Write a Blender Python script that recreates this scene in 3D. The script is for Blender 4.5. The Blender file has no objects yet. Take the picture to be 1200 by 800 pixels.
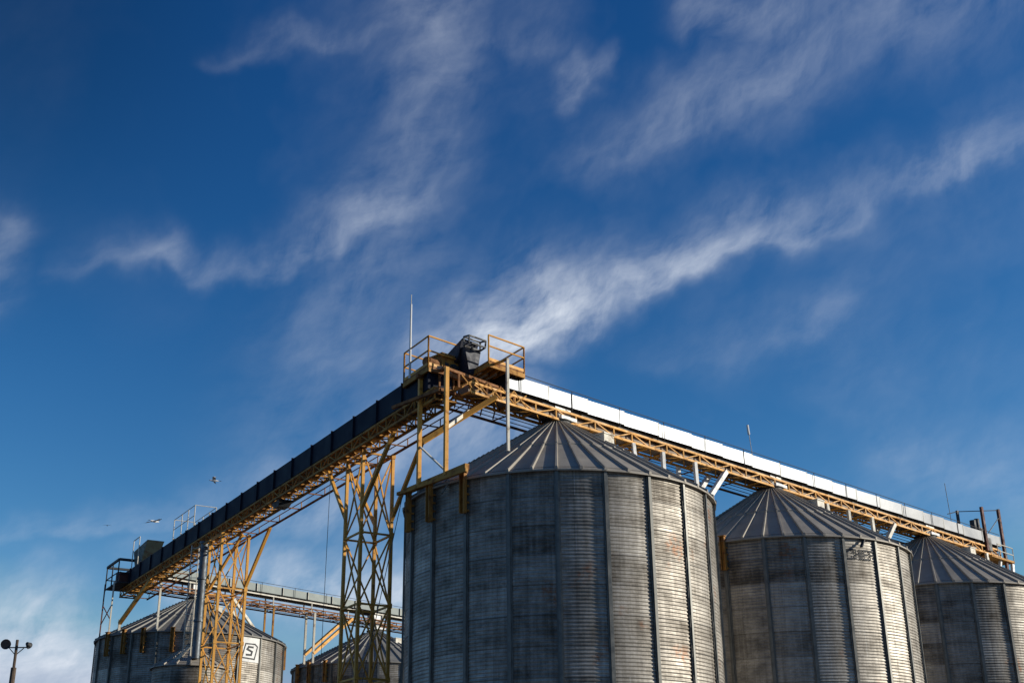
import bpy, math, random
from mathutils import Vector, Matrix
random.seed(7)
scn = bpy.context.scene
COL = scn.collection
K = 0.6          # one working unit = 0.6 m
ZG = -2.667      # ground level in working units (camera eye = 0)
pi = math.pi
def W(p): return Vector((p[0]*K, p[1]*K, (p[2]-ZG)*K))

# ------------------------------------------------------------------ materials
def new_mat(name):
    m = bpy.data.materials.new(name); m.use_nodes = True
    nt = m.node_tree; nt.nodes.clear()
    o = nt.nodes.new('ShaderNodeOutputMaterial'); b = nt.nodes.new('ShaderNodeBsdfPrincipled')
    nt.links.new(b.outputs[0], o.inputs[0])
    return m, nt, b
class G:
    def __init__(s, nt): s.nt = nt
    def n(s, t, **kw):
        x = s.nt.nodes.new(t)
        for k, v in kw.items(): setattr(x, k, v)
        return x
    def link(s, a, b): s.nt.links.new(a, b)
    def setin(s, sock, v):
        if isinstance(v, bpy.types.NodeSocket): s.nt.links.new(v, sock)
        else: sock.default_value = v
    def m(s, op, a, b=0.0, c=None, clamp=False):
        x = s.n('ShaderNodeMath', operation=op, use_clamp=clamp)
        s.setin(x.inputs[0], a); s.setin(x.inputs[1], b)
        if c is not None: s.setin(x.inputs[2], c)
        return x.outputs[0]
    def v(s, op, a, b=None, scale=None):
        x = s.n('ShaderNodeVectorMath', operation=op); s.setin(x.inputs[0], a)
        if b is not None: s.setin(x.inputs[1], b)
        if scale is not None: s.setin(x.inputs['Scale'], scale)
        return x
    def noise(s, vec, scale, detail=4, rough=.55, w=None):
        x = s.n('ShaderNodeTexNoise'); s.setin(x.inputs['Vector'], vec)
        x.inputs['Scale'].default_value = scale; x.inputs['Detail'].default_value = detail; x.inputs['Roughness'].default_value = rough
        return x.outputs['Fac']
    def ramp(s, v, a, b, c=0.0, d=1.0, smooth=False):
        x = s.n('ShaderNodeMapRange'); x.interpolation_type = 'SMOOTHSTEP' if smooth else 'LINEAR'
        s.setin(x.inputs['Value'], v); x.inputs['From Min'].default_value = a; x.inputs['From Max'].default_value = b
        x.inputs['To Min'].default_value = c; x.inputs['To Max'].default_value = d
        return x.outputs['Result']
    def mix(s, f, a, b, blend='MIX'):
        x = s.n('ShaderNodeMix', data_type='RGBA', blend_type=blend); s.setin(x.inputs[0], f)
        s.setin(x.inputs[6], a if isinstance(a, bpy.types.NodeSocket) else (*a, 1)); s.setin(x.inputs[7], b if isinstance(b, bpy.types.NodeSocket) else (*b, 1))
        return x.outputs[2]

def paint(name, base, dark, rust=0.35, rough=.5, metal=0.0, scale=3.0, bump=.15):
    m, nt, b = new_mat(name); g = G(nt)
    tc = g.n('ShaderNodeNewGeometry').outputs['Position']
    n1 = g.noise(tc, scale, 6, .65); n2 = g.noise(tc, scale*.23, 3, .6); n3 = g.noise(tc, scale*9, 3, .6)
    c = g.mix(g.ramp(n2, .35, .7), base, tuple(x*.72 for x in base))
    f = g.ramp(n1, .62-rust*.3, .72-rust*.2)
    c = g.mix(g.m('MULTIPLY', f, .9), c, dark)
    c = g.mix(g.m('MULTIPLY', g.ramp(n3, .5, .7), .3), c, tuple(x*.5 for x in dark))
    g.link(c, b.inputs['Base Color'])
    b.inputs['Metallic'].default_value = metal
    g.link(g.ramp(n1, .3, .7, rough, min(1, rough+.3)), b.inputs['Roughness'])
    bp = g.n('ShaderNodeBump'); bp.inputs['Strength'].default_value = bump; bp.inputs['Distance'].default_value = .01
    g.link(n3, bp.inputs['Height']); g.link(bp.outputs[0], b.inputs['Normal'])
    return m
YEL = paint('yellow_steel', (.80, .39, .06), (.26, .10, .022), .24)
YEL2 = paint('rusty_yellow_steel', (.50, .24, .035), (.16, .058, .017), .42, .65)
RUST = paint('brown_steel', (.30, .125, .035), (.09, .036, .015), .45, .7)
CREAM = paint('cream_steel', (.70, .66, .55), (.28, .2, .12), .2, .45)
WHITE = paint('white_steel', (.78, .78, .76), (.4, .38, .34), .12, .4)
DARK = paint('dark_steel', (.045, .05, .055), (.03, .02, .015), .3, .5)
BLUE = paint('dark_blue_steel', (.016, .022, .045), (.02, .018, .018), .3, .5)
PIPE = paint('pipe_grey', (.13, .15, .17), (.1, .1, .1), .3, .4, .6)
GREEN = paint('weathered_green', (.12, .17, .15), (.07, .06, .05), .4, .5)
REDP = paint('red_lead_steel', (.16, .05, .035), (.06, .03, .02), .4, .6)
INK = paint('dark_lettering', (.035, .04, .045), (.02, .02, .02), .1, .6)
WPAINT = paint('white_sign_paint', (.80, .80, .77), (.5, .48, .44), .15, .55)
WOOD = paint('pole_wood', (.12, .085, .06), (.05, .035, .025), .4, .8)
BIRD = paint('gull_feather', (.80, .80, .80), (.6, .6, .6), .1, .7)
BIRDG = paint('gull_wing_tip', (.12, .12, .13), (.1, .1, .1), .1, .7)
GLASS = paint('lamp_face', (.05, .06, .08), (.03, .03, .03), .1, .15)

NP = 22; RING = 1.71; ZE = 21.03; RAD = 10.0
def wall_mat(name='galvanised_corrugated_wall', NPn=NP, ztop=(ZE-ZG)*K):
    m, nt, b = new_mat(name); g = G(nt)
    tc = g.n('ShaderNodeTexCoord').outputs['Object']
    sp = g.n('ShaderNodeSeparateXYZ'); g.link(tc, sp.inputs[0])
    rnd = g.n('ShaderNodeObjectInfo').outputs['Random']
    ang = g.m('ARCTAN2', sp.outputs[1], sp.outputs[0])
    pa = g.m('DIVIDE', ang, 2*pi/NPn); pi_ = g.m('FLOOR', pa)
    zz = g.m('DIVIDE', g.m('SUBTRACT', ztop, sp.outputs[2]), RING*K); ri = g.m('FLOOR', zz); rf = g.m('FRACT', zz)
    def cell(a, bb, cc):
        cv = g.n('ShaderNodeCombineXYZ'); g.setin(cv.inputs[0], a); g.setin(cv.inputs[1], bb); g.setin(cv.inputs[2], cc)
        w = g.n('ShaderNodeTexWhiteNoise', noise_dimensions='3D'); g.link(cv.outputs[0], w.inputs['Vector']); return w.outputs['Value']
    c1 = cell(pi_, g.m('FLOOR', g.m('DIVIDE', ri, 1.0)), g.m('MULTIPLY', rnd, 91.0))
    c2 = cell(g.m('FLOOR', g.m('DIVIDE', pa, 2.0)), ri, g.m('MULTIPLY', rnd, 37.0))
    off = g.v('ADD', tc, None); cb = g.n('ShaderNodeCombineXYZ'); g.setin(cb.inputs[0], g.m('MULTIPLY', rnd, 53.0)); g.link(cb.outputs[0], off.inputs[1])
    P = off.outputs[0]
    mp = g.n('ShaderNodeMapping'); g.link(P, mp.inputs[0]); mp.inputs['Scale'].default_value = (1, 1, 2.2)
    n1 = g.noise(mp.outputs[0], .9, 5, .6)
    mp2 = g.n('ShaderNodeMapping'); g.link(P, mp2.inputs[0]); mp2.inputs['Scale'].default_value = (3.6, 3.6, .16)
    streak = g.noise(mp2.outputs[0], 1.6, 5, .65)
    fine = g.noise(P, 22, 3, .6)
    t = g.m('ADD', g.m('MULTIPLY', c1, .22), g.m('MULTIPLY', c2, .20))
    t = g.m('ADD', t, g.m('MULTIPLY', g.ramp(n1, .32, .70), .34))
    t = g.m('ADD', t, g.m('MULTIPLY', g.ramp(streak, .35, .7), -.25))
    t = g.m('ADD', t, g.m('MULTIPLY', g.m('SUBTRACT', fine, .5), .25))
    # the two top rings are a little darker
    top = g.m('LESS_THAN', zz, 2.0)
    t = g.m('SUBTRACT', t, g.m('MULTIPLY', top, .12))
    t = g.ramp(t, -.1, .80)
    c = g.mix(t, (.095, .082, .066), (.58, .545, .485))
    c = g.mix(g.ramp(n1, .70, .78, 0, .5), c, (.52, .53, .53))
    # seams
    seam = g.m('LESS_THAN', rf, .045)
    c = g.mix(g.m('MULTIPLY', seam, .4), c, (.05, .05, .05))
    vs = g.m('FRACT', g.m('ADD', g.m('DIVIDE', pa, 2.0), g.m('MULTIPLY', g.m('MODULO', ri, 2.0), .5)))
    vs = g.m('LESS_THAN', g.m('ABSOLUTE', g.m('SUBTRACT', vs, .18)), .006)
    c = g.mix(g.m('MULTIPLY', vs, g.m('MULTIPLY', g.m('GREATER_THAN', c2, .72), .4)), c, (.5, .5, .48))
    mp3 = g.n('ShaderNodeMapping'); g.link(P, mp3.inputs[0]); mp3.inputs['Scale'].default_value = (7, 7, .09)
    run = g.ramp(g.noise(mp3.outputs[0], 1.3, 3, .6), .56, .70)
    c = g.mix(g.m('MULTIPLY', run, .38), c, (.10, .085, .07))
    spg = g.n('ShaderNodeTexVoronoi'); g.link(P, spg.inputs['Vector']); spg.inputs['Scale'].default_value = 9
    bw_ = g.n('ShaderNodeRGBToBW'); g.link(spg.outputs['Color'], bw_.inputs[0]); c = g.mix(.22, c, bw_.outputs[0], 'SOFT_LIGHT')
    # rust blooms
    rn = g.noise(P, .55, 2, .4); rn2 = g.noise(P, 5, 4, .6)
    rust = g.m('MULTIPLY', g.ramp(rn, .66, .72, 0, 1), g.ramp(rn2, .45, .62, 0, 1))
    c = g.mix(g.m('MULTIPLY', rust, .75), c, (.25, .11, .05))
    g.link(c, b.inputs['Base Color'])
    b.inputs['Metallic'].default_value = .68
    g.link(g.ramp(n1, .3, .75, .62, .48), b.inputs['Roughness'])
    bp = g.n('ShaderNodeBump'); bp.inputs['Strength'].default_value = .35; bp.inputs['Distance'].default_value = .03
    g.link(g.noise(P, 1.7, 4, .5), bp.inputs['Height']); g.link(bp.outputs[0], b.inputs['Normal'])
    return m
WALL = wall_mat()
BINW = wall_mat('small_bin_wall', 12, 6.0)
def sheet_mat(name, lo, hi, metal, r0, r1, scale=1.2, bump=.12):
    m, nt, b = new_mat(name); g = G(nt)
    P = g.n('ShaderNodeNewGeometry').outputs['Position']
    n1 = g.noise(P, scale, 5, .62); n2 = g.noise(P, scale*12, 3, .6); n3 = g.noise(P, scale*.4, 2, .5)
    t = g.m('ADD', g.m('MULTIPLY', g.ramp(n1, .3, .7), .6), g.m('MULTIPLY', g.ramp(n2, .3, .7), .25))
    t = g.m('ADD', t, g.m('MULTIPLY', n3, .2))
    g.link(g.mix(t, lo, hi), b.inputs['Base Color'])
    b.inputs['Metallic'].default_value = metal
    g.link(g.ramp(n1, .3, .7, r0, r1), b.inputs['Roughness'])
    bp = g.n('ShaderNodeBump'); bp.inputs['Strength'].default_value = bump; bp.inputs['Distance'].default_value = .02
    g.link(n1, bp.inputs['Height']); g.link(bp.outputs[0], b.inputs['Normal'])
    return m
ROOF = sheet_mat('galvanised_roof_sheet', (.215, .19, .155), (.37, .335, .28), .12, .55, .7)
RIBM = sheet_mat('galvanised_stiffener', (.06, .06, .055), (.22, .22, .20), .4, .4, .6, 3)
COVER = sheet_mat('galvanised_trough_cover', (.042, .047, .056), (.080, .084, .09), .8, .33, .41, .6, .2)
COVERD = sheet_mat('shaded_trough_cover', (.006, .008, .018), (.014, .019, .034), 0, .6, .8, 1.0, .1)  # galvanised like the right cover; its shaded-side darkness is put into the colour
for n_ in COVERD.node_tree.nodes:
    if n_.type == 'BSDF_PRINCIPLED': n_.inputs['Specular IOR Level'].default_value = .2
COVERG = sheet_mat('dull_trough_cover', (.15, .18, .17), (.25, .28, .27), .1, .55, .7)
GROUNDM = sheet_mat('gravel_ground', (.035, .03, .025), (.08, .068, .055), 0, .85, .95, .6, .5)
PADM = sheet_mat('concrete', (.24, .23, .21), (.36, .35, .32), 0, .8, .9, .8, .2)

# ------------------------------------------------------------------ mesh helpers
class MB:
    def __init__(s): s.v = []; s.f = []
    def add(s, vs, fs):
        o = len(s.v); s.v += [tuple(x) for x in vs]; s.f += [tuple(i+o for i in f) for f in fs]
    def hexa(s, c): # 4 bottom ccw + 4 top ccw
        s.add(c, [(3,2,1,0),(4,5,6,7),(0,1,5,4),(1,2,6,5),(2,3,7,6),(3,0,4,7)])
    def box(s, a, b):
        x0,y0,z0 = a; x1,y1,z1 = b
        s.hexa([(x0,y0,z0),(x1,y0,z0),(x1,y1,z0),(x0,y1,z0),(x0,y0,z1),(x1,y0,z1),(x1,y1,z1),(x0,y1,z1)])
    def beam(s, a, b, w, h=None, up=(0,0,1)):
        h = h or w; a = Vector(a); b = Vector(b); d = (b-a).normalized(); u = Vector(up)
        if abs(d.dot(u)) > .98: u = Vector((.23,.97,0))
        x = d.cross(u).normalized()*w/2; y = x.cross(d).normalized()*h/2
        s.hexa([a-x-y, a+x-y, b+x-y, b-x-y, a-x+y, a+x+y, b+x+y, b-x+y])
    def tube(s, a, b, r, n=8, r2=None):
        r2 = r if r2 is None else r2; a = Vector(a); b = Vector(b); d = (b-a).normalized()
        u = Vector((0,0,1)) if abs(d.z) < .9 else Vector((1,0,0)); x = d.cross(u).normalized(); y = d.cross(x)
        vs = []
        for p, q in ((a, r), (b, r2)):
            for i in range(n): t = 2*pi*i/n; vs.append(p + x*math.cos(t)*q + y*math.sin(t)*q)
        s.add(vs, [(i, (i+1) % n, n+(i+1) % n, n+i) for i in range(n)] + [tuple(range(n-1, -1, -1)), tuple(range(n, 2*n))])
    def lathe(s, prof, n=32, c=(0,0), cap=True):
        vs = [(c[0]+r*math.cos(2*pi*i/n), c[1]+r*math.sin(2*pi*i/n), z) for r, z in prof for i in range(n)]
        fs = [(k*n+i, k*n+(i+1) % n, (k+1)*n+(i+1) % n, (k+1)*n+i) for k in range(len(prof)-1) for i in range(n)]
        if cap: fs += [tuple(range(n-1, -1, -1)), tuple(range((len(prof)-1)*n, len(prof)*n))]
        s.add(vs, fs)
    def mesh(s, name, origin=(0,0,0), smooth=False, local=False):
        me = bpy.data.meshes.new(name)
        if local: vs = [(x*K, y*K, z*K) for x, y, z in s.v]
        else:
            o = Vector(origin); vs = [W(p)-o for p in s.v]
        me.from_pydata(vs, [], s.f); me.validate(); me.update()
        if smooth:
            for p in me.polygons: p.use_smooth = True
        return me
    def build(s, name, mat, parent=None, smooth=False):
        org = parent_world(parent) if parent else (0,0,0)
        me = s.mesh(name, org, smooth); me.materials.append(mat)
        o = bpy.data.objects.new(name, me); COL.objects.link(o); o.parent = parent
        return o
def parent_world(o):
    p = Vector((0,0,0))
    while o: p += o.location; o = o.parent
    return p
def tag(o, label=None, cat=None, group=None, kind=None):
    for k, v in (('label', label), ('category', cat), ('group', group), ('kind', kind)):
        if v: o[k] = v
    return o
def thing(name, label, cat, at, group=None):
    o = bpy.data.objects.new(name, None); COL.objects.link(o); o.location = W(at); o.empty_display_size = .5
    return tag(o, label, cat, group)
def inst(name, me, parent, rz=0, loc=(0,0,0)):
    o = bpy.data.objects.new(name, me); COL.objects.link(o); o.parent = parent; o.rotation_euler.z = rz; o.location = loc
    return o

# ------------------------------------------------------------------ ground
g_ = MB(); g_.add([(-6000,-6000,ZG),(6000,-6000,ZG),(6000,6000,ZG),(-6000,6000,ZG)], [(0,1,2,3)])
tag(g_.build('ground', GROUNDM), kind='structure')
pd = MB(); pd.box((-16,-14,ZG+.007), (76,14,ZG+.12)); pd.box((0,56,ZG+.007), (56,86,ZG+.12))
tag(pd.build('concrete_pad', PADM), kind='structure')

# ------------------------------------------------------------------ silos (built in local coordinates, z from the ground)
HZ = ZE-ZG
def silo_wall_mesh(R, hz, nring, mat, npan, sub=8, pitch=None, amp=.026, ring=RING):
    pitch = ring/8 if pitch is None else pitch
    n = npan*sub; ph = 4; vs = []; prof = []
    z = hz
    k = 0
    while z > 0.1:
        ringi = int((hz-z)/ring+1e-6)
        r = R + amp*math.cos(2*pi*k/ph) + (.012 if ringi % 2 else 0)
        prof.append((r, z)); k += 1; z = hz - k*pitch/ph
    prof.append((R, 0.05))
    prof.reverse()
    m = MB(); m.lathe(prof, n, cap=False)
    me = m.mesh('wall', local=True, smooth=True); me.materials.append(mat); return me
WM = silo_wall_mesh(RAD, HZ, 14, WALL, NP)
sm = MB()                    # stiffener: hat channel on +X side of the local frame
for (y0, y1, x0, x1) in ((-.17,.17,10.03,10.08), (-.085,.085,10.08,10.17)):
    sm.box((x0,y0,0.1), (x1,y1,HZ-.12))
for k in range(1, 14): sm.box((10.08,-.15,HZ-k*RING-.35),(10.11,.15,HZ-k*RING+.35))
SM = sm.mesh('stiffener', local=True); SM.materials.append(RIBM)
SL = .63
def roof_mesh(R, hz, nr, rin, slope, ribw=.075, ribh=.17):
    m = MB()
    def pz(r): return hz + (R-r)*slope
    rs = [R+.28, R*.56, R*.56-.02, rin]; lift = [0, 0, .07, .07]
    for i in range(nr):
        a0, a1 = 2*pi*i/nr, 2*pi*(i+1)/nr
        for k in (0, 2):
            r0, r1 = rs[k], rs[k+1]
            for (b0, b1) in ((a0, a1),):
                vs = []
                for r, l in ((r0, lift[k]), (r1, lift[k+1])):
                    for t in (b0, b1): vs.append((r*math.cos(t), r*math.sin(t), pz(r)+l))
                m.add(vs, [(0, 1, 3, 2)])
        # step between tiers
        vs = [(rs[2]*math.cos(t), rs[2]*math.sin(t), pz(rs[2])+l) for l in (-.05, .07) for t in (a0, a1)]
        m.add(vs, [(0, 1, 3, 2)])
        # standing rib
        c, s = math.cos(a0), math.sin(a0)
        def P(r, off, dz): return (r*c - off*s, r*s + off*c, pz(r)+dz)
        for ra, rb, l in ((R+.3, R*.56-.1, 0), (R*.56+.05, rin, .07)):
            wa = ribw*(.35+.65*ra/R)*1.35; wb = ribw*(.35+.65*rb/R)*1.35; h = ribh*(.55+.45*ra/R); h2 = ribh*(.55+.45*rb/R)
            m.hexa([P(ra,-wa,-.03+l), P(ra,wa,-.03+l), P(rb,wb,-.03+l), P(rb,-wb,-.03+l),
                    P(ra,-wa*.6,h+l), P(ra,wa*.6,h+l), P(rb,wb*.6,h2+l), P(rb,-wb*.6,h2+l)])
    # underside of the eave overhang
    n = nr
    vs = [(r*math.cos(2*pi*i/n), r*math.sin(2*pi*i/n), z) for r, z in ((R+.28, pz(R+.28)), (R+.28, pz(R+.28)-.10), (R+.02, pz(R+.28)-.06)) for i in range(n)]
    m.add(vs, [(k*n+i, (k+1)*n+i, (k+1)*n+(i+1) % n, k*n+(i+1) % n) for k in range(2) for i in range(n)])
    me = m.mesh('roof', local=True); me.materials.append(ROOF); return me
ROOFD = sheet_mat('dirty_roof_sheet', (.12, .115, .105), (.28, .27, .24), .1, .55, .75)
RM = roof_mesh(RAD, HZ, 44, .9, SL)
cm = MB(); zc = HZ+9.1*SL
cm.lathe([(.95,zc-.12),(.98,zc+.22),(1.08,zc+.24),(1.08,zc+.30),(.55,zc+.40),(.5,zc+.46)], 24)
CM = cm.mesh('cap', local=True, smooth=False); CM.materials.append(DARK)
hm = MB(); hm.box((-.48,-.45,-.15),(.48,.5,.5)); hm.box((-.54,-.51,.5),(.54,.56,.58))
HM = hm.mesh('roof_hatch', local=True); HM.materials.append(CREAM)
bm_ = MB(); bm_.box((10.22,-.19,HZ-2.3),(10.30,.19,HZ+.12)); bm_.box((10.30,-.19,HZ-2.3),(10.52,-.13,HZ+.12)); bm_.box((10.30,.13,HZ-2.3),(10.52,.19,HZ+.12)); bm_.box((10.2,-.25,HZ+.12),(10.6,.25,HZ+.18))
for k in range(5): bm_.box((10.05,-.24,HZ-2.2+k*.5),(10.24,.24,HZ-2.1+k*.5))
BRK = bm_.mesh('bracket', local=True); BRK.materials.append(paint('orange_brown_steel', (.42, .19, .03), (.12, .045, .015), .4, .6))
SLB = .52; RMD = roof_mesh(RAD, HZ, 44, .9, SLB); RMD.materials.clear(); RMD.materials.append(ROOFD)
def make_silo(label, X, Y, ph, dz=0, brackets=(), hatch=True, ladder=None, rungs=True):
    t = thing('grain_silo', label, 'silo', (X, Y, ZG), 'corrugated steel grain silos under the conveyors')
    if dz: t.location.z += dz*K
    rz = ph - pi/2
    sl_ = SLB if Y > 20 else SL
    inst('wall', WM, t, rz); inst('roof', RMD if Y > 20 else RM, t, rz); inst('cap', CM, t, 0, (0, 0, 9.1*(sl_-SL)*K))
    for i in range(NP): inst('stiffener', SM, t, rz+2*pi*i/NP)
    if hatch:
        o = inst('roof_hatch', HM, t); o.location = (.5*K, -3.75*K, (HZ+(10-3.75)*sl_-.12)*K); o.rotation_euler = (.0, 0, 0)
    for b in brackets: inst('bracket', BRK, t, b-pi/2)
    if rungs:                    # climbing rungs up the roof
        m = MB(); a = math.radians(180+38); c, s = math.cos(a), math.sin(a)
        for k in range(26):
            r = 9.7-k*.33; z = HZ+(10-r)*sl_
            p = (r*c, r*s)
            m.beam((p[0]-.35*s, p[1]+.35*c, z+.22), (p[0]+.35*s, p[1]-.35*c, z+.22), .09)
        for o_ in (-.35, .35):
            m.beam((9.8*c-o_*s, 9.8*s+o_*c, HZ+.2*sl_+.16), (1.4*c-o_*s, 1.4*s+o_*c, HZ+8.6*sl_+.16), .06)
        me = m.mesh('roof_ladder', local=True); me.materials.append(RIBM)
        inst('roof_ladder', me, t, math.radians({True:-60}.get(rungs, rungs)))
    if ladder is not None:
        m = MB()
        for o_ in (-.35, .35): m.beam((10.75, o_, .3), (10.75, o_, HZ+1.6), .09)
        z = .6
        while z < HZ+1.3: m.beam((10.75,-.35,z),(10.75,.35,z),.06); z += .5
        for i in range(14):
            z = 5+i*1.4; pts = [(10.75+.75*math.sin(pi*j/6)*1.2, .55*math.cos(pi*j/6), z) for j in range(7)]
            for a, b in zip(pts, pts[1:]): m.beam(a, b, .05)
        for j in (2, 3, 4):
            m.beam((10.75+.9*math.sin(pi*j/6), .55*math.cos(pi*j/6), 5), (10.75+.9*math.sin(pi*j/6), .55*math.cos(pi*j/6), 5+13*1.4), .04)
        for k in range(6): m.beam((10.1,-.35,3+k*4),(10.75,-.35,3+k*4),.06); m.beam((10.1,.35,3+k*4),(10.75,.35,3+k*4),.06)
        me = m.mesh('wall_ladder', local=True); me.materials.append(RIBM); inst('wall_ladder', me, t, ladder-pi/2)
    return t
ST = 2*pi/NP; SP = 24.787
p1, p2, p3, pA, pB = -.8203, -1.064, -1.0618, .2556, -.9
S1 = make_silo('largest and nearest corrugated grain silo, right under the corner platform', 0, 0, p1, 0, (p1-2*ST, p1-3*ST, p1-4*ST, 1.4, 1.75))
S2 = make_silo('middle silo of the front row with CHIEF lettered high on its wall', SP, 0, p2, 0, (p2-ST, p2-2*ST, 1.4, 1.75))
S3 = make_silo('farthest silo of the front row, cut by the right edge of the photo', 2*SP, 0, p3, 0, (p3-ST, p3-2*ST, 1.4, 1.75))
AX, AY, BX, BY = 14.0, 69.5, 41.0, 71.5
SA = make_silo('far left silo with white painted panel carrying an S emblem', AX, AY, pA, .75, (-1.25, -1.02, -1.5, -.72, 1.35, 1.2), ladder=-.52)
SB = make_silo('back row silo half hidden behind the tall lattice tower', BX, BY, pB, .3, (-1.25, -1.5, -1.75, 1.4), ladder=.12)

def on_wall(X, Y, r, phi, z): return (X+r*math.sin(phi), Y-r*math.cos(phi), z)
def stroke(m, X, Y, r, phc, zc_, pts, w, cx, cyy):
    """thick polyline lying on the cylinder; pts in (arc u, height u) about (phc, zc_)"""
    for a, b in zip(pts, pts[1:]):
        ax, ay = a; bx, by = b; L = math.hypot(bx-ax, by-ay); dx, dy = (bx-ax)/L, (by-ay)/L
        ax -= dx*w/2; ay -= dy*w/2; bx += dx*w/2; by += dy*w/2
        q = [(ax-dy*w/2, ay+dx*w/2), (ax+dy*w/2, ay-dx*w/2), (bx+dy*w/2, by-dx*w/2), (bx-dy*w/2, by+dx*w/2)]
        ns = max(1, int(abs(bx-ax)/.12))
        for k in range(ns):
            f0, f1 = k/ns, (k+1)/ns
            L0 = [tuple(q[0][j]+(q[3][j]-q[0][j])*f for j in (0,1)) for f in (f0, f1)]; L1 = [tuple(q[1][j]+(q[2][j]-q[1][j])*f for j in (0,1)) for f in (f0, f1)]
            m.add([on_wall(X, Y, r, phc+u/r, zc_+v) for u, v in (L0[0], L1[0], L1[1], L0[1])], [(0,1,2,3)])
# CHIEF on the middle silo
tm = MB(); pc = p2+2.5*ST+.004; r_ = 10.05
def letter(pl, ox, w=.40, h=.64):
    for k, line in enumerate(pl):
        stroke(tm, SP, 0, r_+.0012*(letter.n % 5), pc, 19.30, [(ox+x*w, y*h) for x, y in line], .11, 0, 0); letter.n += 1
letter.n = 0
letter([[(1,1),(.15,1)],[(0,.82),(0,.18)],[(.15,0),(1,0)],[(1,1),(1,.72)],[(1,.28),(1,0)]], -1.22, .56)
letter([[(0,0),(0,1)],[(1,0),(1,1)],[(0,.5),(1,.5)]], -.50, .38)
letter([[(0,0),(0,1)]], .04, .3)
letter([[(0,0),(0,1)],[(.1,1),(1,1)],[(.1,.5),(.9,.5)],[(.1,0),(1,0)]], .22, .38)
letter([[(0,0),(0,1)],[(.1,1),(1,1)],[(.1,.5),(.85,.5)]], .78, .38)
o = tm.build('lettering', INK, S2)
# dark vent flap above the lettering
vm = MB(); a = on_wall(SP,0,10.12,pc+.03,20.75); b = on_wall(SP,0,10.4,pc-.02,20.1)
vm.beam(a, b, .22, .1); vm.build('vent_flap', DARK, S2)
vm = MB(); a = on_wall(0,0,10.12,p1-2.45*ST,20.9); b = on_wall(0,0,10.45,p1-2.55*ST,20.2); vm.beam(a, b, .3, .08); vm.build('vent_flap', RIBM, S1)
# white panel with S emblem on the far left silo
pm = MB(); ph0, ph1 = pA-ST+.018, pA-.018; z1, z0 = 21.6, 18.95; n = 6
for i in range(n):
    a0 = ph0+(ph1-ph0)*i/n; a1 = ph0+(ph1-ph0)*(i+1)/n
    pm.add([on_wall(AX,AY,10.06,a0,z0), on_wall(AX,AY,10.06,a1,z0), on_wall(AX,AY,10.06,a1,z1), on_wall(AX,AY,10.06,a0,z1)], [(0,1,2,3)])
o = pm.build('painted_panel', WPAINT, SA)
lm_ = MB(); pcA = (ph0+ph1)/2
K0 = 0
for line, w in (([(-1.0,-.78),(-.62,.68),(.62,.72),(.98,.50),(.64,-.82),(-1.0,-.78)], .13), ([(.34,.38),(-.2,.38),(-.38,.12),(.26,-.08),(.16,-.42),(-.42,-.44)], .19)):
    for a, b in zip(line, line[1:]):
        stroke(lm_, AX, AY, 10.075+.002*K0, pcA, 20.1, [a, b], w, 0, 0); K0 += 1
lm_.build('emblem', INK, o)

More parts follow.
